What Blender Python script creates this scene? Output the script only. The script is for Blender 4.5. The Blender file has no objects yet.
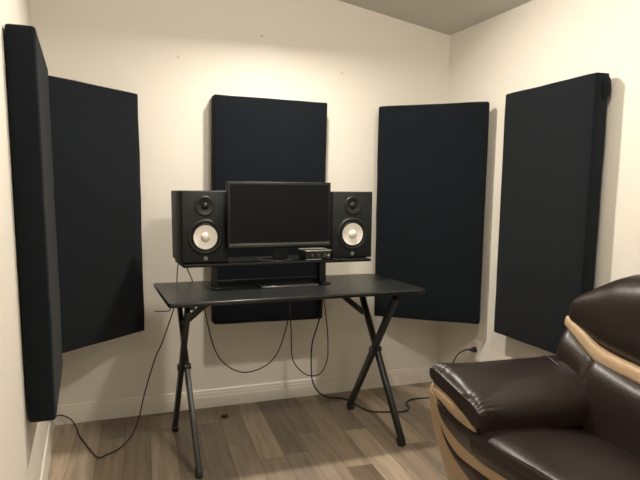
import bpy, bmesh, math, random
from mathutils import Vector, Matrix, noise
random.seed(7)
C = bpy.context.scene.collection
S = bpy.context.scene
PI = math.pi

# ------------------------------------------------------------------ camera
cd = bpy.data.cameras.new('camera'); cam = bpy.data.objects.new('camera', cd); C.objects.link(cam)
R_ = Vector((0.93994169, -0.34128843, 0.00564109)); U_ = Vector((0.04117717, 0.12978081, 0.99068733)); F_ = Vector((0.33884223, 0.93095604, -0.13603968))
R_.normalize(); F_.normalize(); U_ = R_.cross(F_)
m = Matrix.Identity(4)
for i in range(3):
    m[i][0] = R_[i]; m[i][1] = U_[i]; m[i][2] = -F_[i]
m.translation = Vector((0, 0, 1.1892))
cam.matrix_world = m
cd.sensor_width = 36; cd.lens = 600.97 / 640 * 36
cd.shift_x = 15 / 640; cd.shift_y = 35 / 640
cd.clip_start = .05
S.camera = cam

# ------------------------------------------------------------------ world, lights, exposure
w = bpy.data.worlds.new('world'); S.world = w; w.use_nodes = True
w.node_tree.nodes['Background'].inputs[0].default_value = (1, .93, .82, 1)
w.node_tree.nodes['Background'].inputs[1].default_value = .15
def light(name, kind, loc, power, color, size=.1, target=None, spread=None):
    l = bpy.data.lights.new(name, kind); l.energy = power; l.color = color
    if kind == 'AREA':
        l.shape = 'DISK'; l.size = size
        if spread: l.spread = spread
    else: l.shadow_soft_size = size
    o = bpy.data.objects.new(name, l); C.objects.link(o); o.location = loc
    if target is not None: o.rotation_euler = (Vector(target) - Vector(loc)).to_track_quat('-Z', 'Y').to_euler()
    return o
WARM = (1, .91, .79)
light('ceiling_lamp', 'AREA', (.95, 2.55, 2.22), 34, WARM, .10, (.95, 1.72, 0))
light('room_lamp', 'POINT', (.95, 1.1, 2.22), 47, WARM, .06)
light('rear_fill', 'AREA', (.9, -.9, 2.28), 12, WARM, .4, (.9, -.9, 0))  # soft fill added behind the camera to lift the lower walls
S.view_settings.view_transform = 'Standard'; S.view_settings.look = 'None'
S.view_settings.exposure = -0.06; S.view_settings.gamma = 1; S.view_settings.use_curve_mapping = False

# ------------------------------------------------------------------ materials
def mat(name, col, rough=.5, metal=0, spec=.5, bump=0, bscale=50, coat=0, var=0, vscale=5, sheen=0):
    M = bpy.data.materials.new(name); M.use_nodes = True; nt = M.node_tree; N = nt.nodes; Lk = nt.links
    b = N['Principled BSDF']
    b.inputs['Roughness'].default_value = rough; b.inputs['Metallic'].default_value = metal
    b.inputs['Specular IOR Level'].default_value = spec; b.inputs['Coat Weight'].default_value = coat
    b.inputs['Coat Roughness'].default_value = .25
    b.inputs['Sheen Weight'].default_value = sheen
    tc = N.new('ShaderNodeTexCoord')
    no = N.new('ShaderNodeTexNoise'); no.inputs['Scale'].default_value = vscale; no.inputs['Detail'].default_value = 4
    Lk.new(tc.outputs['Object'], no.inputs['Vector'])
    mx = N.new('ShaderNodeMix'); mx.data_type = 'RGBA'
    Lk.new(no.outputs['Fac'], mx.inputs['Factor'])
    mx.inputs['A'].default_value = (*[c * (1 - var) for c in col], 1); mx.inputs['B'].default_value = (*[min(1, c * (1 + var)) for c in col], 1)
    Lk.new(mx.outputs['Result'], b.inputs['Base Color'])
    if bump:
        n2 = N.new('ShaderNodeTexNoise'); n2.inputs['Scale'].default_value = bscale; n2.inputs['Detail'].default_value = 3
        Lk.new(tc.outputs['Object'], n2.inputs['Vector'])
        bp = N.new('ShaderNodeBump'); bp.inputs['Strength'].default_value = bump; bp.inputs['Distance'].default_value = .004
        Lk.new(n2.outputs['Fac'], bp.inputs['Height']); Lk.new(bp.outputs['Normal'], b.inputs['Normal'])
    return M
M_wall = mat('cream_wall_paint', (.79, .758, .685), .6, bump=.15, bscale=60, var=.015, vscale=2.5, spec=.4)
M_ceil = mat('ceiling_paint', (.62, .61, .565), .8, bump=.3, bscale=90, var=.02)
M_base = mat('baseboard_paint', (.80, .76, .69), .4, var=.01)
M_fab = mat('black_acoustic_fabric', (.0058, .0084, .0118), .95, bump=.6, bscale=500, var=.15, vscale=8, sheen=.06, spec=.15)
M_fab2 = mat('grey_black_fabric_edge', (.03, .033, .036), .95, bump=.6, bscale=500, var=.2, vscale=20, sheen=.15, spec=.15)
M_desk = mat('black_laminate', (.014, .0155, .0155), .34, bump=.12, bscale=300, var=.15, vscale=6)
M_edge = mat('black_edge_band', (.012, .012, .012), .22, var=.05)
M_metal = mat('black_powder_coat', (.012, .012, .013), .35, bump=.1, bscale=200, var=.1)
M_foot = mat('black_rubber', (.01, .01, .01), .7, var=.1)
M_spk = mat('black_speaker_vinyl', (.009, .011, .0115), .5, spec=.35, bump=.2, bscale=300, var=.1)
M_rub = mat('black_gloss_surround', (.006, .006, .006), .4, var=.1)
M_cone = mat('white_cone', (.83, .79, .72), .5, var=.03, vscale=30)
M_cap = mat('pale_dust_cap', (.78, .73, .66), .45, var=.05, vscale=30)
M_silver = mat('silver_print', (.45, .45, .43), .4, var=.02)
M_screen = mat('dark_monitor_screen', (.003, .0045, .006), .4, var=.05, spec=.18)
M_bezel = mat('black_bezel_plastic', (.010, .011, .012), .45, var=.05, spec=.3)
M_chin = mat('glossy_dark_plastic', (.05, .05, .048), .25, var=.05, coat=.3)
M_alu = mat('brushed_aluminium', (.55, .53, .49), .35, metal=.6, var=.05, vscale=60)
M_cable = mat('black_cable', (.012, .010, .009), .5, var=.1)
M_leather = mat('dark_brown_leather', (.0165, .0098, .0082), .40, bump=.22, bscale=110, var=.3, vscale=7, coat=.05, spec=.42)
M_tan = mat('tan_leather', (.46, .33, .21), .45, bump=.3, bscale=120, var=.1, vscale=14)
M_plate = mat('white_outlet_plastic', (.8, .76, .68), .35, var=.01)
M_dark = mat('dark_hole', (.01, .01, .01), .7, var=.01)
M_scrap = mat('dark_brown_scrap', (.05, .03, .02), .8, var=.2, vscale=80)

def wall_marks():                                             # small filled nail holes on the back wall
    nt = M_wall.node_tree; N = nt.nodes; Lk = nt.links; b = N['Principled BSDF']
    src = b.inputs['Base Color'].links[0].from_socket
    geo = N.new('ShaderNodeNewGeometry'); last = src
    for p, r in (((.919, 3.214, 2.011), .009), ((.475, 3.214, 1.869), .008), ((1.384, 3.214, 1.854), .008)):
        d = N.new('ShaderNodeVectorMath'); d.operation = 'DISTANCE'; Lk.new(geo.outputs['Position'], d.inputs[0]); d.inputs[1].default_value = p
        lt = N.new('ShaderNodeMapRange'); lt.inputs['From Min'].default_value = r * .3; lt.inputs['From Max'].default_value = r
        lt.inputs['To Min'].default_value = .8; lt.inputs['To Max'].default_value = 0; Lk.new(d.outputs['Value'], lt.inputs['Value'])
        mx = N.new('ShaderNodeMix'); mx.data_type = 'RGBA'; Lk.new(lt.outputs['Result'], mx.inputs['Factor'])
        Lk.new(last, mx.inputs['A']); mx.inputs['B'].default_value = (.5, .42, .33, 1); last = mx.outputs['Result']
    Lk.new(last, b.inputs['Base Color'])
wall_marks()

def floor_mat():
    M = bpy.data.materials.new('wood_plank_laminate'); M.use_nodes = True; nt = M.node_tree; N = nt.nodes; Lk = nt.links
    b = N['Principled BSDF']; b.inputs['Roughness'].default_value = .42; b.inputs['Specular IOR Level'].default_value = .4
    def math_(op, a, c=None):
        n = N.new('ShaderNodeMath'); n.operation = op
        for k, v in enumerate((a, c)):
            if v is None: continue
            if isinstance(v, (int, float)): n.inputs[k].default_value = v
            else: Lk.new(v, n.inputs[k])
        return n.outputs[0]
    geo = N.new('ShaderNodeNewGeometry')
    mp = N.new('ShaderNodeMapping'); mp.inputs['Rotation'].default_value = (0, 0, math.radians(5)); Lk.new(geo.outputs['Position'], mp.inputs['Vector'])
    sx = N.new('ShaderNodeSeparateXYZ'); Lk.new(mp.outputs[0], sx.inputs[0])
    px = math_('DIVIDE', sx.outputs['X'], .118); row = math_('FLOOR', px)
    wn = N.new('ShaderNodeTexWhiteNoise'); wn.noise_dimensions = '1D'; Lk.new(row, wn.inputs['W'])
    py = math_('ADD', math_('DIVIDE', sx.outputs['Y'], .85), math_('MULTIPLY', wn.outputs['Value'], 7.3)); cell = math_('FLOOR', py)
    cb = N.new('ShaderNodeCombineXYZ'); Lk.new(row, cb.inputs[0]); Lk.new(cell, cb.inputs[1])
    w2 = N.new('ShaderNodeTexWhiteNoise'); w2.noise_dimensions = '3D'; Lk.new(cb.outputs[0], w2.inputs['Vector'])
    cr = N.new('ShaderNodeValToRGB'); Lk.new(w2.outputs['Value'], cr.inputs['Fac'])
    e = cr.color_ramp.elements
    e[0].position = 0; e[0].color = (.158, .122, .090, 1); e[1].position = 1; e[1].color = (.42, .335, .25, 1)
    for pos, col in ((.25, (.212, .170, .130, 1)), (.45, (.295, .23, .168, 1)), (.6, (.25, .207, .165, 1)), (.8, (.36, .285, .21, 1))):
        q = e.new(pos); q.color = col
    # grain, stretched along the plank
    gv = N.new('ShaderNodeCombineXYZ'); Lk.new(math_('MULTIPLY', sx.outputs['X'], 38), gv.inputs[0])
    Lk.new(math_('MULTIPLY', sx.outputs['Y'], 3.2), gv.inputs[1]); Lk.new(math_('MULTIPLY', w2.outputs['Value'], 40), gv.inputs[2])
    gn = N.new('ShaderNodeTexNoise'); gn.inputs['Scale'].default_value = 1; gn.inputs['Detail'].default_value = 5; Lk.new(gv.outputs[0], gn.inputs['Vector'])
    mr = N.new('ShaderNodeMapRange'); mr.inputs['From Min'].default_value = .3; mr.inputs['From Max'].default_value = .7
    mr.inputs['To Min'].default_value = .76; mr.inputs['To Max'].default_value = 1.22; Lk.new(gn.outputs['Fac'], mr.inputs['Value'])
    mu = N.new('ShaderNodeVectorMath'); mu.operation = 'SCALE'; Lk.new(cr.outputs['Color'], mu.inputs[0]); Lk.new(mr.outputs['Result'], mu.inputs['Scale'])
    # joints
    fx = math_('FRACT', px); fy = math_('FRACT', py)
    jx = math_('LESS_THAN', math_('MINIMUM', fx, math_('SUBTRACT', 1, fx)), .014)
    jy = math_('LESS_THAN', math_('MINIMUM', fy, math_('SUBTRACT', 1, fy)), .003)
    j = math_('MAXIMUM', jx, jy)
    mx = N.new('ShaderNodeMix'); mx.data_type = 'RGBA'; Lk.new(math_('MULTIPLY', j, .55), mx.inputs['Factor'])
    Lk.new(mu.outputs[0], mx.inputs['A']); mx.inputs['B'].default_value = (.07, .045, .03, 1)
    Lk.new(mx.outputs['Result'], b.inputs['Base Color'])
    bp = N.new('ShaderNodeBump'); bp.inputs['Strength'].default_value = .15; bp.inputs['Distance'].default_value = .002
    Lk.new(gn.outputs['Fac'], bp.inputs['Height']); Lk.new(bp.outputs['Normal'], b.inputs['Normal'])
    return M
M_floor = floor_mat()

# ------------------------------------------------------------------ helpers
def obj(name, bm, material, parent=None, smooth=False):
    me = bpy.data.meshes.new(name); bmesh.ops.recalc_face_normals(bm, faces=bm.faces); bm.to_mesh(me); bm.free()
    me.materials.append(material)
    if smooth:
        for p in me.polygons: p.use_smooth = True
        if smooth != 'all':
            try: me.set_sharp_from_angle(angle=math.radians(40))
            except Exception: pass
    o = bpy.data.objects.new(name, me); C.objects.link(o)
    if parent is not None: o.parent = parent
    return o
def tag(o, label, cat, group=None):
    o['label'] = label; o['category'] = cat
    if group: o['group'] = group
    return o
def thing(name, label, cat, loc=(0, 0, 0), rotz=0, group=None):
    o = bpy.data.objects.new(name, None); C.objects.link(o); o.empty_display_size = .1
    o.location = loc; o.rotation_euler = (0, 0, rotz)
    return tag(o, label, cat, group)
def struct(name, bm, material):
    o = obj(name, bm, material); o['kind'] = 'structure'; return o
def box(bm, lo, hi, bev=0, seg=2, mtx=None):
    r = bmesh.ops.create_cube(bm, size=1)
    vs = r['verts']; lo = Vector(lo); hi = Vector(hi)
    for v in vs:
        v.co = Vector((lo[i] + (v.co[i] + .5) * (hi[i] - lo[i]) for i in range(3)))
    if bev:
        es = list({e for v in vs for e in v.link_edges})
        g = bmesh.ops.bevel(bm, geom=es, offset=bev, segments=seg, affect='EDGES', profile=.5)
        vs = list({v for f in g['faces'] for v in f.verts} | {v for v in vs if v.is_valid})
    if mtx is not None: bmesh.ops.transform(bm, matrix=mtx, verts=[v for v in vs if v.is_valid])
    return bm
def B(lo, hi, bev=0, seg=2, mtx=None): return box(bmesh.new(), lo, hi, bev, seg, mtx)
def lathe(bm, prof, n=40, mtx=None):
    """prof: (r, h) pairs, turned about Z."""
    rings = []
    for r, h in prof:
        if r < 1e-6: rings.append([bm.verts.new((0, 0, h))])
        else: rings.append([bm.verts.new((r * math.cos(2 * PI * k / n), r * math.sin(2 * PI * k / n), h)) for k in range(n)])
    for a, b in zip(rings, rings[1:]):
        for k in range(n):
            k2 = (k + 1) % n
            if len(a) == 1 and len(b) == 1: continue
            if len(a) == 1: bm.faces.new((a[0], b[k2], b[k]))
            elif len(b) == 1: bm.faces.new((a[k], a[k2], b[0]))
            else: bm.faces.new((a[k], a[k2], b[k2], b[k]))
    if mtx is not None: bmesh.ops.transform(bm, matrix=mtx, verts=[v for r in rings for v in r])
    return bm
FRONT = Matrix.Rotation(PI / 2, 4, 'X')      # turns +Z to -Y
def catmull(pts, n=8):
    P = [Vector(p) for p in pts]; P = [2 * P[0] - P[1]] + P + [2 * P[-1] - P[-2]]; out = []
    for i in range(1, len(P) - 2):
        a, b, c, d = P[i - 1:i + 3]
        for k in range(n):
            t = k / n
            out.append(.5 * ((2 * b) + (-a + c) * t + (2 * a - 5 * b + 4 * c - d) * t * t + (-a + 3 * b - 3 * c + d) * t ** 3))
    out.append(P[-2]); return out
def tube(bm, pts, r, n=8, closed_ends=True):
    rings = []; up = Vector((0, 0, 1)); prev = None
    for i, p in enumerate(pts):
        t = (pts[min(i + 1, len(pts) - 1)] - pts[max(i - 1, 0)]).normalized()
        if prev is None:
            prev = t.cross(up if abs(t.z) < .9 else Vector((1, 0, 0))).normalized()
        prev = (prev - t * prev.dot(t)).normalized(); q = t.cross(prev)
        rings.append([bm.verts.new(p + r * (math.cos(2 * PI * k / n) * prev + math.sin(2 * PI * k / n) * q)) for k in range(n)])
    for a, b in zip(rings, rings[1:]):
        for k in range(n): bm.faces.new((a[k], a[(k + 1) % n], b[(k + 1) % n], b[k]))
    if closed_ends: bm.faces.new(rings[0]); bm.faces.new(rings[-1][::-1])
    return bm
def bar(a, b, wx, wy, bev=.003, side=(1, 0, 0)):
    """rectangular tube from a to b; wx along 'side', wy across it."""
    a = Vector(a); b = Vector(b); d = b - a; L = d.length; z = d.normalized(); x = Vector(side); x = (x - z * x.dot(z)).normalized(); y = z.cross(x)
    M = Matrix((( x.x, y.x, z.x, a.x), (x.y, y.y, z.y, a.y), (x.z, y.z, z.z, a.z), (0, 0, 0, 1)))
    return B((-wx / 2, -wy / 2, 0), (wx / 2, wy / 2, L), bev, 2, M)
def skin_loops(bm, loops, cap=True):
    R = [[bm.verts.new(p) for p in l] for l in loops]; n = len(R[0])
    for a, b in zip(R, R[1:]):
        for k in range(n): bm.faces.new((a[k], a[(k + 1) % n], b[(k + 1) % n], b[k]))
    if cap:
        for r, s in ((R[0], 1), (R[-1], -1)):
            c = bm.verts.new(sum((v.co for v in r), Vector()) / n)
            for k in range(n): bm.faces.new((r[k], r[(k + 1) % n], c)[::s])
    return bm
def sup(t, e):
    c, s = math.cos(t), math.sin(t)
    return math.copysign(abs(c) ** (2 / e), c), math.copysign(abs(s) ** (2 / e), s)
def lerp_tab(tab, x):
    tab = sorted(tab)
    if x <= tab[0][0]: return tab[0][1]
    for (a, va), (b, vb) in zip(tab, tab[1:]):
        if x <= b:
            t = (x - a) / (b - a); return va + (vb - va) * t
    return tab[-1][1]

# ------------------------------------------------------------------ room
XL, XR, YB, YF = -.205, 2.078, 3.214, -1.6
def cz(x): return 2.118 + .167 * (XR - x)
T = .1
def slab(pts, th):                                            # polygon extruded by vector th
    bm = bmesh.new(); a = [bm.verts.new(p) for p in pts]; b = [bm.verts.new(Vector(p) + Vector(th)) for p in pts]
    bm.faces.new(a); bm.faces.new(b[::-1]); n = len(a)
    for k in range(n): bm.faces.new((a[k], a[(k + 1) % n], b[(k + 1) % n], b[k]))
    return bm
struct('floor', B((XL - T, YF - T, -.1), (XR + T, YB + T, 0)), M_floor)
struct('wall_back', slab([(XL - T, YB, 0), (XR + T, YB, 0), (XR + T, YB, cz(XR)), (XL - T, YB, cz(XL))], (0, T, 0)), M_wall)
struct('wall_front', slab([(XL - T, YF, 0), (XR + T, YF, 0), (XR + T, YF, cz(XR)), (XL - T, YF, cz(XL))], (0, -T, 0)), M_wall)
struct('wall_left', B((XL - T, YF, 0), (XL, YB, cz(XL))), M_wall)
struct('wall_right', B((XR, YF, 0), (XR + T, YB, cz(XR))), M_wall)
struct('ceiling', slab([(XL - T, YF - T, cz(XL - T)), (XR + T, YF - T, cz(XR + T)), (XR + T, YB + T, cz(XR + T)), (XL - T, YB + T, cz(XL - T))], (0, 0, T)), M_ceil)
def baseboard(name, a, b, nrm):
    # moulded profile swept from a to b ; nrm points into the room
    prof = [(0, 0), (.012, 0), (.011, .060), (.0100, .064), (.0096, .080), (.0085, .084), (.0080, .096), (.006, .1), (0, .1)]
    a = Vector(a); b = Vector(b); n = Vector(nrm); loops = [[p + n * d + Vector((0, 0, h)) for d, h in prof] for p in (a, b)]
    bm = bmesh.new(); R = [[bm.verts.new(p) for p in l] for l in loops]; k_ = len(prof)
    for k in range(k_): bm.faces.new((R[0][k], R[0][(k + 1) % k_], R[1][(k + 1) % k_], R[1][k]))
    bm.faces.new(R[0]); bm.faces.new(R[1][::-1])
    return struct(name, bm, M_base)
baseboard('baseboard_back', (XL, YB, 0), (XR, YB, 0), (0, -1, 0))
baseboard('baseboard_left', (XL, YF, 0), (XL, YB - .012, 0), (1, 0, 0))
baseboard('baseboard_right', (XR, YF, 0), (XR, YB - .012, 0), (-1, 0, 0))

# ------------------------------------------------------------------ acoustic panels
def panel(name, label, cx, cy, zc, yaw, wd, ht, th, roll=0, bev=.008, seed=0, puff=.004, lean=0):
    """fabric-wrapped panel: centre of the FRONT face given, front faces local -Y."""
    bm = bmesh.new(); nx, nz, ny = 12, 24, 3
    box(bm, (-wd / 2, 0, 0), (wd / 2, th, ht), bev, 3)
    bmesh.ops.subdivide_edges(bm, edges=[e for e in bm.edges if e.calc_length() > .2], cuts=11, use_grid_fill=True)
    for v in bm.verts:                                        # soft waviness of stretched cloth
        p = v.co; d = Vector((noise.noise(Vector((p.x * 6, p.z * 6, seed))), noise.noise(Vector((p.z * 5, p.y * 9, seed + 9))), noise.noise(Vector((p.x * 7, p.y * 7, seed + 20)))))
        back = 1 if p.y < th - .001 else 0
        v.co = p + Vector((d.x * puff * .6, d.y * puff * back, d.z * puff * .6))
    root = obj(name, bm, M_fab, smooth=True)
    root.location = (cx, cy, zc - ht / 2); root.rotation_euler = (lean, roll, yaw)
    tag(root, label, 'acoustic panel', 'black fabric acoustic panels on the walls')
    return root
H = 1.1892
p1 = panel('acoustic_panel', 'thick black fabric panel on the left wall, seen edge-on, leftmost of the panels', -.116, 2.335, H - .125, PI / 2, .65, 1.215, .084, bev=.012, seed=1)
p2 = panel('acoustic_panel', 'black fabric panel slanted across the left corner, partly behind the edge-on panel', .0459 * .97, 3.0158 * .97, H - .1287 * .97 + .008, .7391, .592, 1.183, .045, roll=.005, seed=2)
p3 = panel('acoustic_panel', 'black fabric panel flat on the back wall behind the monitor and speakers', .9345, 3.128, H - .1099, 0, .625, 1.2, .08, roll=.015, seed=3)
p4 = panel('acoustic_panel', 'black fabric panel slanted across the right corner, next to the right speaker', 1.8239 * .98, 2.9757 * .98, H - .1209 * .98, -.7131, .597, 1.197, .045, seed=4, bev=.012)
p5 = panel('acoustic_panel', 'black fabric panel flat on the right wall above the brown sofa', 1.9867, 2.2751, H - .1155, -1.6007, .597, 1.2166, .068, seed=5)
# bunched cloth at the top near corner of the right-wall panel
bm = bmesh.new(); bmesh.ops.create_icosphere(bm, subdivisions=3, radius=1)
for v in bm.verts:
    k = 1 + .12 * noise.noise(v.co * 2)
    v.co = Vector((.297 + v.co.x * .014 * k, .052 + v.co.y * .026 * k, 1.158 + v.co.z * .05 * k))
obj('fabric_fold', bm, M_fab, p5, 'all')

# ------------------------------------------------------------------ desk
DX0, DX1, DY0, DY1, DZ = .298, 1.483, 2.405, 2.985, .745
desk = thing('folding_desk', 'long black desk on crossed metal legs below the monitor and speakers', 'desk', (0, 0, 0))
bm = bmesh.new(); r = .035; pts = []
for cx, cy, a0 in ((DX1 - r, DY1 - r, 0), (DX0 + r * .4, DY1 - r * .4, 90), (DX0 + r * .4, DY0 + r * .4, 180), (DX1 - r, DY0 + r, 270)):
    rr = r * .4 if a0 in (90, 180) else r
    for k in range(7):
        a = math.radians(a0 + 15 * k); pts.append((cx + rr * math.cos(a), cy + rr * math.sin(a), DZ - .018))
bm = slab(pts, (0, 0, .018)); obj('desktop', bm, M_desk, desk)
bm = bmesh.new(); edge = [Vector((p[0], p[1], DZ - .009)) for p in pts]; edge = [e for e in edge]
n = len(edge); cen = Vector(((DX0 + DX1) / 2, (DY0 + DY1) / 2, 0)); loops = []
for i, e in enumerate(edge):
    t = (edge[(i + 1) % n] - edge[i - 1]).normalized(); o_ = Vector((t.y, -t.x, 0)); l = []
    for k in range(8):
        a = 2 * PI * k / 8; l.append(e + o_ * (.003 * math.cos(a)) + Vector((0, 0, .0092 * math.sin(a))))
    loops.append(l)
loops.append(loops[0]); skin_loops(bm, loops, cap=False); bmesh.ops.remove_doubles(bm, verts=bm.verts, dist=1e-5)
obj('edge_band', bm, M_edge, desk, True)
for x, s in ((.39, 1), (1.35, -1)):
    xi, xo = x - .013, x + .013
    ztop = DZ - .02
    # leg A: front foot to rear top ; leg B: rear foot to front top
    for (ya, yb, xx) in ((2.385, 2.90, xo), (2.935, 2.44, xi)):
        lg = obj('leg', bar((xx, ya, .018), (xx, yb, ztop - .02), .022, .036), M_metal, desk, True)
        d = (Vector((xx, yb, ztop)) - Vector((xx, ya, 0))).normalized()
        obj('foot_cap', bar(Vector((xx, ya, .0)) + d * .002, Vector((xx, ya, 0)) + d * .045, .028, .042, .004), M_foot, lg, True)
    obj('top_rail', B((x - .02, DY0 + .05, ztop - .022), (x + .02, DY1 - .05, ztop + .002), .003), M_metal, desk, True)
    bm = lathe(bmesh.new(), [(0, -.03), (.013, -.03), (.016, -.024), (.016, .024), (.013, .03), (0, .03)], 20, Matrix.Translation((x, 2.662, .405)) @ Matrix.Rotation(PI / 2, 4, 'Y'))
    obj('pivot_bolt', bm, M_metal, desk, True)
    yb = 2.785
    obj('brace', bar((x + s * .012, yb, .572), (x + s * .19, yb, ztop - .008), .022, .028, .003, (0, 1, 0)), M_metal, desk, True)
    obj('brace_plate', B((x + s * .14, yb - .03, ztop - .008), (x + s * .24, yb + .03, ztop + .002), .002), M_metal, desk)
bm = tube(bmesh.new(), catmull([(.308, 2.43, .727), (.305, 2.432, .715), (.297, 2.435, .7105), (.27, 2.437, .7105), (.243, 2.44, .712)], 6), .0022)
obj('side_hook', bm, M_metal, desk, True)

# ------------------------------------------------------------------ riser shelf on the desk
ST = .868
sh = thing('monitor_riser', 'narrow black raised shelf standing on the desk under the speakers and monitor', 'shelf', (0, 0, 0))
obj('shelf_board', B((.396, 2.665, ST - .014), (1.318, 2.925, ST), .003), M_bezel, sh, True)
for x in (.556, 1.096):
    pz = obj('post', B((x - .016, 2.75, DZ + .006), (x + .016, 2.80, ST - .014), .004), M_metal, sh, True)
    obj('post_foot', B((x - .022, 2.70, DZ), (x + .022, 2.86, DZ + .007), .002), M_metal, sh, True)

# ------------------------------------------------------------------ speakers
def speaker(label, x, y, rz, wd=.21, ht=.327, dp=.275):
    s = thing('studio_speaker', label, 'speaker', (x, y, ST), rz, 'white-coned studio speakers on the raised shelf')
    obj('cabinet', B((-wd / 2, 0, .003), (wd / 2, dp, ht), .006, 3), M_spk, s, True)
    for fx in (-1, 1):
        for fy in (.03, dp - .03):
            obj('rubber_foot', lathe(bmesh.new(), [(0, 0), (.01, 0), (.011, .004), (0, .004)], 14, Matrix.Translation((fx * (wd / 2 - .025), fy, 0))), M_foot, s)
    wz, tz = .120, .258
    F = lambda z, x=0: Matrix.Translation((x, 0, z)) @ FRONT
    # prof h is the distance in front of the baffle
    obj('woofer_ring', lathe(bmesh.new(), [(.060, -.004), (.062, .004), (.073, .0065), (.080, .003), (.082, -.002)], 56, F(wz)), M_spk, s, 'all')
    obj('woofer_surround', lathe(bmesh.new(), [(.052, -.001), (.054, .004), (.058, .007), (.062, .004), (.063, 0)], 56, F(wz)), M_rub, s, 'all')
    cn = obj('woofer_cone', lathe(bmesh.new(), [(.054, .004), (.050, .003), (.036, .0015), (.020, .0006), (.019, .0005)], 56, F(wz)), M_cone, s, 'all')
    obj('dust_cap', lathe(bmesh.new(), [(.022, .0008), (.019, .006), (.012, .0105), (.005, .0125), (0, .013)], 40, F(wz)), M_cap, cn, 'all')
    tp = obj('tweeter_waveguide', lathe(bmesh.new(), [(.046, -.001), (.045, .0035), (.041, .005), (.034, .0035), (.024, .001), (.016, .0006)], 48, F(tz)), M_rub, s, 'all')
    obj('tweeter_dome', lathe(bmesh.new(), [(.0165, .0008), (.014, .005), (.008, .0085), (0, .0098)], 32, F(tz)), M_bezel, tp, 'all')
    bm = bmesh.new()                                          # round emblem with three crossing bars below the woofer
    lathe(bm, [(.0078, .0004), (.0078, .0012), (.0092, .0012), (.0092, .0004)], 30, F(.024))
    for k in range(3):
        box(bm, (-.0007, -.0013, -.0082), (.0007, -.0003, .0082), 0, 2, Matrix.Translation((0, 0, .024)) @ Matrix.Rotation(k * PI / 3, 4, 'Y'))
    obj('emblem', bm, M_silver, s)
    return s
speaker('black studio speaker with a white cone on the left end of the raised shelf', .5005, 2.685, math.radians(1.5))
speaker('black studio speaker with a white cone on the right end of the raised shelf', 1.230, 2.70, math.radians(-2))

# ------------------------------------------------------------------ monitor
mo = thing('computer_monitor', 'wide black computer monitor, switched off, between the two speakers', 'monitor', (0, 0, 0), 0)
mx0, mx1, mz0, mz1, my = .594, 1.090, .936, 1.236, 2.645
obj('housing', B((mx0, my, mz0), (mx1, my + .028, mz1), .004, 3), M_bezel, mo, True)
obj('housing_back', B((mx0 + .08, my + .02, mz0 + .04), (mx1 - .08, my + .05, mz1 - .05), .01, 3), M_bezel, mo, True)
obj('screen', B((mx0 + .012, my - .0012, mz0 + .03), (mx1 - .012, my + .002, mz1 - .012)), M_screen, mo)
obj('chin_strip', B((mx0 + .004, my - .003, mz0 + .006), (mx1 - .004, my + .002, mz0 + .022), .0018, 2), M_chin, mo, True)
obj('stand_neck', B((.815, my + .02, ST + .012), (.885, my + .04, mz0 + .06), .004), M_bezel, mo, True)
bm = lathe(bmesh.new(), [(0, 0), (.093, 0), (.094, .003), (.088, .007), (.07, .011), (.03, .015), (0, .017)], 56)
for v in bm.verts: v.co = Vector((v.co.x * 1.0 + .85, v.co.y * .85 + 2.748, v.co.z + ST))
obj('stand_base', bm, M_chin, mo, 'all')

# ------------------------------------------------------------------ audio interface
ai = thing('audio_interface', 'small silver and black audio interface on the raised shelf beside the right speaker', 'audio interface', (.974, 2.662, ST), 0)
W = .128
obj('case', B((0, .004, .005), (W, .11, .044), .003), M_bezel, ai, True)
obj('top_cover', B((-.002, -.004, .043), (W + .002, .112, .050), .002), M_alu, ai, True)
obj('front_panel', B((.001, 0, .005), (W - .001, .006, .043), .001), M_dark, ai)
obj('lower_trim', B((0, -.002, .003), (W * .62, .004, .0065), .001), M_alu, ai)
for kx, r in ((.028, .009), (.060, .009), (.092, .011)):
    kb = obj('knob', lathe(bmesh.new(), [(r, 0), (r, .010), (r * .85, .012), (0, .012)], 24, Matrix.Translation((kx, 0, .024)) @ FRONT), M_chin, ai, True)
    obj('knob_mark', B((kx - .0007, -.0126, .026), (kx + .0007, -.0118, .024 + r * .85)), M_silver, kb)
obj('jack', lathe(bmesh.new(), [(.0055, 0), (.0055, .002), (.003, .002), (.003, .0005), (0, .0005)], 20, Matrix.Translation((.115, 0, .024)) @ FRONT), M_silver, ai, True)
for fx in (.012, W - .012):
    for fy in (.018, .098):
        obj('rubber_foot', lathe(bmesh.new(), [(0, 0), (.006, 0), (.006, .006), (0, .006)], 12, Matrix.Translation((fx, fy, 0))), M_foot, ai)

# ------------------------------------------------------------------ compact keyboard under the shelf, added to give a thin highlight line
kb = thing('keyboard', 'slim black keyboard added for a thin highlight on the desk below the raised shelf', 'keyboard', (.755, 2.655, DZ), math.radians(-3))
obj('keyboard_case', B((0, 0, .0), (.275, .115, .010), .003, 3), M_chin, kb, True)
for r_ in range(5):
    y = .010 + r_ * .0195; n_ = 14; pitch = .255 / n_
    if r_ == 0: keys = [(0, 1.5), (1.5, 1.2), (2.7, 1.2), (3.9, 5.5), (9.4, 1.2), (10.6, 1.2), (11.8, 2.2)]
    else: keys = [(i, 1) for i in range(n_)]
    for k0, kw in keys:
        obj('key', B((.010 + k0 * pitch + .001, y, .009), (.010 + (k0 + kw) * pitch - .001, y + .0175, .0145), .0012, 1), M_bezel, kb)

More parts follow.
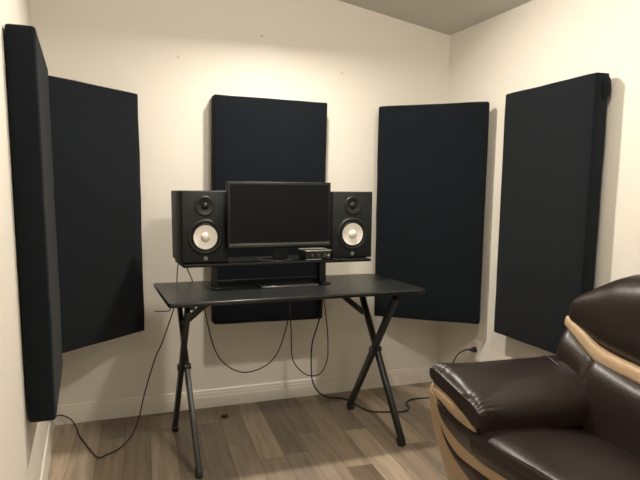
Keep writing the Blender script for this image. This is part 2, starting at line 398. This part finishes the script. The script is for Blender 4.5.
# ------------------------------------------------------------------ sofa
YC = 1.03                                                     # symmetry plane of the sofa
sofa = thing('leather_sofa', 'dark brown leather sofa with tan trim bands against the right wall', 'sofa', (0, 0, 0))
def mir(y, s): return y if s > 0 else 2 * YC - y
def ribbon(name, top, bot, material, bulge=.012, depth=.05, n=8, m_=8, s=1, full=False):
    """curved upholstery strip between two edge lines, bulging towards -X."""
    a = catmull(top, n); b = catmull(bot, n)
    def res(P, N):
        Ls = [0]
        for u, v in zip(P, P[1:]): Ls.append(Ls[-1] + (v - u).length)
        out = []; j = 0
        for k in range(N + 1):
            t = Ls[-1] * k / N
            while j < len(P) - 2 and Ls[j + 1] < t: j += 1
            f = (t - Ls[j]) / max(1e-9, Ls[j + 1] - Ls[j]); out.append(P[j].lerp(P[j + 1], min(1, f)))
        return out
    N = 40; a = res(a, N); b = res(b, N)
    if full:
        f = lambda P: P + [Vector((p.x, 2 * YC - p.y, p.z)) for p in P[::-1][1:]]
        a, b = f(a), f(b)
    loops = []
    for p, q in zip(a, b):
        l = []
        for k in range(m_ + 1):
            t = k / m_; v = p.lerp(q, t); l.append(v + Vector((-bulge * (1 - (2 * t - 1) ** 4) * min(1, (p - q).length / .03), 0, 0)))
        l.append(q + Vector((depth, 0, 0))); l.append(p + Vector((depth, 0, 0)))
        if s < 0: l = [Vector((v.x, 2 * YC - v.y, v.z)) for v in l]
        loops.append(l)
    return obj(name, skin_loops(bmesh.new(), loops), material, sofa, True)

crT = [(1.135, 1.786, .522), (1.13, 1.729, .522), (1.13, 1.667, .510), (1.13, 1.62, .494), (1.13, 1.573, .473), (1.138, 1.53, .441)]
crB = [(1.135, 1.784, .488), (1.13, 1.72, .473), (1.13, 1.664, .456), (1.138, 1.605, .437), (1.138, 1.53, .434)]
bT = [(1.130, 1.739, .476), (1.141, 1.728, .433), (1.168, 1.715, .366), (1.183, 1.664, .330), (1.184, 1.59, .322), (1.181, 1.457, .326), (1.178, 1.25, .335), (1.178, YC, .338)]
bB = [(1.135, 1.752, .447), (1.159, 1.764, .387), (1.186, 1.757, .319), (1.207, 1.711, .268), (1.208, 1.619, .262), (1.211, 1.50, .258), (1.205, 1.25, .272), (1.205, YC, .275)]
lL = [(1.13, 1.794, .511), (1.142, 1.807, .431), (1.179, 1.842, .337), (1.215, 1.859, .247), (1.251, 1.867, .158), (1.275, 1.860, .085), (1.28, 1.83, .05)]
lR = [(1.13, 1.742, .470), (1.144, 1.752, .424), (1.180, 1.775, .336), (1.208, 1.769, .266), (1.226, 1.730, .219), (1.24, 1.688, .184), (1.25, 1.60, .15)]
for s in (1, -1):
    ribbon('arm_trim', crT, crB, M_tan, .008, .05, s=s)
    ribbon('corner_trim', lL, lR, M_tan, .006, .05, s=s)
# dark front of the seat between the arm trims and the band
ribbon('seat_front', [(1.135, 1.74, .478), (1.134, 1.664, .458), (1.136, 1.605, .438), (1.130, 1.53, .436), (1.120, 1.40, .437), (1.118, 1.2, .44), (1.118, YC, .44)],
       [(1.138, 1.733, .462), (1.150, 1.722, .40), (1.176, 1.70, .352), (1.19, 1.64, .325), (1.186, 1.457, .322), (1.182, 1.25, .330), (1.182, YC, .335)], M_leather, .018, .06, full=True)
ribbon('front_band', bT, bB, M_tan, .010, .05, full=True)
ribbon('lower_front', [(1.152, 1.755, .43), (1.165, 1.764, .38), (1.19, 1.757, .315), (1.212, 1.711, .264), (1.212, 1.619, .258), (1.212, 1.50, .255), (1.208, 1.25, .270), (1.208, YC, .273)],
       [(1.160, 1.760, .40), (1.182, 1.772, .334), (1.21, 1.766, .262), (1.228, 1.728, .215), (1.242, 1.686, .180), (1.25, 1.55, .13), (1.25, 1.25, .11), (1.25, YC, .11)], M_leather, .008, .05, full=True)
ribbon('bottom_trim', [(1.252, 1.686, .182), (1.26, 1.55, .132), (1.26, 1.25, .112), (1.26, YC, .112)], [(1.29, 1.80, .05), (1.29, 1.6, .05), (1.29, 1.25, .05), (1.29, YC, .05)], M_tan, .004, .05, full=True)
# base frame behind the front
obj('base', B((1.24, 2 * YC - 1.72, .05), (1.93, 1.72, .33), .02), M_leather, sofa, True)
for s in (1, -1):
    ya, yb = sorted((mir(1.70, s), mir(1.845, s)))
    bm = bmesh.new(); loops = []                              # outer side of the arm, leaning like the corner trim
    for x, y0, z0 in ((1.16, 1.80, .40), (1.20, 1.84, .30), (1.30, 1.862, .05), (1.95, 1.862, .05)):
        loops.append([Vector((x, mir(1.66, s), z0)), Vector((x, mir(y0, s), z0)), Vector((x, mir(1.80, s), .40 if z0 < .4 else .44)), Vector((x, mir(1.765, s), .52)), Vector((x, mir(1.66, s), .50))])
    obj('arm_side', skin_loops(bm, loops), M_leather, sofa, True)
    # padded arm
    loops = []; xs = [1.122, 1.124, 1.128, 1.135, 1.145, 1.16, 1.19, 1.24, 1.30, 1.38, 1.46, 1.54, 1.60, 1.65, 1.70, 1.74]
    for x in xs:
        e = min(1, (x - 1.122) / .032); sc = max(.55, (1 - (1 - e) ** 2) ** .5)
        g = (x - 1.11) / .6
        ycn = 1.643 - .012 * g; e2 = min(1, (x - 1.122) / .16); hz = (.042 + .040 * (1 - (1 - e2) ** 2)) * sc; zc_ = .586 - .014 * (1 - e2) - (.042 + .040 * (1 - (1 - e2) ** 2)); hy = .150 * (.93 + .07 * sc)
        l = []
        for k in range(112):
            c, q = sup(2 * PI * k / 112, 2.25 + 2.3 * max(0, 1 - (x - 1.12) / .14))
            wr = .0028 * math.sin(2 * PI * k / 112 * 26 + x * 9 + 2 * math.sin(k * .31)) * math.exp(-((x - 1.15) / .022) ** 2)       # gathers at the front seam
            wr += .004 * noise.noise(Vector((x * 7, c * 2.2, q * 2.2)))
            yy = ycn + c * hy * (1 + wr * 3); zz = zc_ + q * (hz + wr) + (c * hy) * .235
            if q < 0 and c < 0: zz -= .02 * (-c)                                              # inner side drops to the seat
            l.append(Vector((x, mir(yy, s), zz)))
        loops.append(l)
    obj('arm_pad', skin_loops(bmesh.new(), loops), M_leather, sofa, True)
    # piping where the arm meets the back
    pp = [(1.595, 1.765, .560), (1.572, 1.735, .588), (1.556, 1.69, .600), (1.552, 1.62, .580), (1.553, 1.55, .525), (1.560, 1.508, .455), (1.575, 1.49, .385)]
    obj('piping', tube(bmesh.new(), [Vector((p.x, mir(p.y, s), p.z)) for p in catmull(pp, 8)], .005, 8), M_leather, sofa, 'all')
# seat cushion
bm = bmesh.new(); loops = []; ns = 60; y0, y1 = 2 * YC - 1.545, 1.545
for j in range(ns + 1):
    y = y0 + (y1 - y0) * j / ns; e = min(j, ns - j) / ns * (y1 - y0); f = min(1, e / .025); f = (1 - (1 - f) ** 2) ** .5
    l = []
    prof = [(1.165, .33), (1.130, .36), (1.116, .395), (1.118, .420), (1.130, .438), (1.155, .449), (1.20, .452), (1.28, .448), (1.36, .438), (1.44, .425), (1.52, .408), (1.60, .388), (1.68, .36), (1.72, .33), (1.70, .30), (1.40, .29), (1.2, .30)]
    for x, z in prof:
        xc, zc_ = 1.42, .36
        l.append(Vector((x, y, zc_ + (z - zc_) * (.80 + .2 * f) + .005 * noise.noise(Vector((x * 6, y * 6, 3))))))
    loops.append(l)
so = obj('seat_cushion', skin_loops(bm, loops), M_leather, sofa, True)
sm = so.modifiers.new('s', 'SUBSURF'); sm.levels = 1; sm.render_levels = 2

band_mid = [(1.745, .752), (1.70, .727), (1.63, .694), (1.56, .656), (1.50, .642), (1.39, .624), (1.2, .60), (YC, .594)]
def sym(tab): return tab + [(2 * YC - y, z) for y, z in tab]
zb = sym(band_mid)
zt = sym([(1.718, .770), (1.708, .80), (1.695, .822), (1.675, .842), (1.635, .868), (1.58, .896), (1.52, .920), (1.42, .933), (1.25, .943), (YC, .948)])
def back_loft(name, ys, zlo, zhi, xf, xb, ex=2.8, lean=.10, endr=.05, puff=.02):
    loops = []; ya, yb = min(ys), max(ys)
    for y in ys:
        e = min(1, min(y - ya, yb - y) / endr); f = max(.25, (1 - (1 - e) ** 2) ** .5)
        lo, hi = zlo(y), zhi(y); zc_ = (lo + hi) / 2; hz = (hi - lo) / 2 * (.9 + .1 * f); xc = (xf + xb) / 2; hx = (xb - xf) / 2 * (.55 + .45 * f)
        xcc = xc + (hx - (xb - xf) / 2) * -.4
        l = []
        for k in range(56):
            c, q = sup(2 * PI * k / 56, ex); z = zc_ + q * hz
            nz = .004 * noise.noise(Vector((y * 6, z * 8, c * 2)))
            l.append(Vector((xcc + c * (hx + nz) + lean * (z - .6), y, z + nz)))
        loops.append(l)
    return obj(name, skin_loops(bmesh.new(), loops), M_leather, sofa, True)
def yr(a, b, n=60): return [a + (b - a) * (.5 - .5 * math.cos(PI * k / n)) * 1.0 for k in range(n + 1)]
back_loft('back_pillow', yr(2 * YC - 1.718, 1.718, 90), lambda y: lerp_tab(zb, y) - .005, lambda y: lerp_tab(zt, y), 1.60, 1.955, 3.2, .16, .05)
back_loft('back_cushion', yr(2 * YC - 1.575, 1.575, 80), lambda y: .33, lambda y: lerp_tab(zb, y) - .004, 1.572, 1.95, 4.5, .16, .06)
for s in (1, -1):
    ys = yr(1.52, 1.735, 30)
    ys = [mir(y, s) for y in ys]
    back_loft('side_wing', ys, lambda y: .34, lambda y: lerp_tab(zb, y) - .004, 1.588, 1.95, 4.5, .16, .06)
bu = [(1.640, 1.700, .748), (1.636, 1.675, .738), (1.626, 1.60, .705), (1.621, 1.545, .674), (1.619, 1.485, .658), (1.620, 1.389, .645), (1.615, 1.2, .624), (1.615, YC, .618)]
bl = [(1.640, 1.706, .712), (1.636, 1.685, .700), (1.624, 1.615, .664), (1.618, 1.545, .624), (1.616, 1.50, .612), (1.615, 1.385, .600), (1.610, 1.2, .580), (1.610, YC, .574)]
ribbon('back_band', bu, bl, M_tan, .006, .10, full=True)
for x in (1.34, 1.88):
    for y in (2 * YC - 1.78, 1.78):
        obj('foot', lathe(bmesh.new(), [(0, 0), (.02, 0), (.026, .055), (0, .055)], 20, Matrix.Translation((x, y, 0))), M_bezel, sofa, True)

# ------------------------------------------------------------------ outlet and cables
ou = thing('wall_outlet', 'white wall outlet low on the right wall with a black plug in it', 'outlet', (XR, 2.822, .30))
obj('cover_plate', B((-.006, -.036, -.058), (0, .036, .058), .003), M_plate, ou, True)
for z in (-.022, .022): obj('socket', B((-.0085, -.016, z - .014), (-.005, .016, z + .014), .003), M_plate, ou, True)
def cable(label, pts, r=.0032, name='cable', n=10):
    bm = tube(bmesh.new(), catmull(pts, n), r, 8)
    o = obj(name, bm, M_cable, None, 'all'); tag(o, label, 'cable', None); return o
c1 = cable('black cable from the desk trailing over the floor to the left wall', [(.43, 3.03, .735), (.415, 3.035, .66), (.400, 3.03, .607), (.331, 2.99, .441), (.291, 2.95, .375), (.236, 2.93, .215), (.205, 2.95, .08), (.165, 2.92, .006), (.098, 2.789, .0045), (.045, 2.745, .0045), (.003, 2.732, .0045), (-.052, 2.925, .0045), (-.075, 3.02, .0045), (-.090, 3.13, .006), (-.114, 3.165, .036), (-.150, 3.18, .055), (-.178, 3.185, .056), (-.192, 3.192, .045)])
cable('black cable hanging in one wide loop under the left half of the desk', [(.551, 3.05, .70), (.553, 3.05, .637), (.565, 3.05, .546), (.609, 3.05, .367), (.675, 3.05, .274), (.77, 3.05, .229), (.882, 3.05, .254), (.953, 3.05, .323), (1.002, 3.05, .456), (1.019, 3.05, .555), (1.024, 3.05, .70)])
cable('black cable hanging in a narrow loop under the middle of the desk', [(1.026, 3.062, .70), (1.030, 3.062, .554), (1.036, 3.062, .414), (1.042, 3.06, .284), (1.084, 3.06, .212), (1.143, 3.06, .171), (1.209, 3.055, .179), (1.245, 3.05, .254), (1.250, 3.05, .34), (1.243, 3.05, .45), (1.220, 3.05, .62), (1.213, 3.05, .70)])
c4 = cable('black power cable running along the floor from the desk to the sofa', [(1.228, 3.072, .70), (1.221, 3.072, .597), (1.204, 3.072, .485), (1.164, 3.075, .345), (1.162, 3.078, .19), (1.178, 3.085, .110), (1.225, 3.10, .045), (1.29, 3.12, .008), (1.345, 3.10, .0048), (1.383, 3.032, .0045), (1.399, 2.906, .0045), (1.428, 2.839, .0045), (1.518, 2.80, .0045), (1.594, 2.782, .0045), (1.645, 2.82, .0045), (1.668, 2.89, .0045), (1.72, 2.935, .0045), (1.78, 2.94, .0045), (1.86, 2.93, .0045), (1.92, 2.885, .03), (1.938, 2.87, .12), (1.952, 2.865, .218), (1.985, 2.868, .268), (2.02, 2.855, .293), (2.045, 2.835, .302)], .0042)
bm = lathe(bmesh.new(), [(0, 0), (.016, 0), (.016, .012), (.010, .024), (.006, .038), (0, .038)], 20, Matrix.Translation((2.0705, 2.822, .302)) @ Matrix.Rotation(-PI / 2, 4, 'Y') )
obj('plug', bm, M_cable, c4, True)
cable('short black cable dropping from the left speaker behind the desk, the outer one', [(.424, 2.962, .905), (.421, 2.975, .86), (.417, 2.99, .81), (.414, 3.0, .765), (.415, 3.0, .73), (.425, 3.002, .66)], .0028)
cable('short black cable dropping from the left speaker behind the desk, the inner one', [(.445, 2.962, .905), (.449, 2.975, .86), (.468, 2.99, .80), (.485, 3.0, .76), (.494, 3.003, .73), (.50, 3.006, .66)], .0028)
cable('short black cable hanging behind the raised shelf beside the right speaker', [(1.12, 2.962, .90), (1.148, 2.975, .865), (1.152, 2.985, .82), (1.150, 2.995, .76), (1.155, 3.0, .66)], .0028)
cable('black cable bunched on the shelf edge in front of the right speaker', [(1.108, 2.672, .8715), (1.118, 2.66, .8725), (1.130, 2.655, .868), (1.142, 2.66, .8730), (1.156, 2.658, .866), (1.168, 2.664, .872), (1.175, 2.672, .8715)], .0030)
bm = bmesh.new(); bmesh.ops.create_icosphere(bm, subdivisions=2, radius=1)
for v in bm.verts:
    k = 1 + .5 * noise.noise(v.co * 1.8); v.co = Vector((v.co.x * .020 * k, v.co.y * .016 * k, .007 + v.co.z * .007 * k))
sc = obj('scrap', bm, M_scrap, None, 'all'); sc.location = (.652, 3.03, 0); tag(sc, 'tiny dark scrap lying on the floor near the back wall', 'scrap')
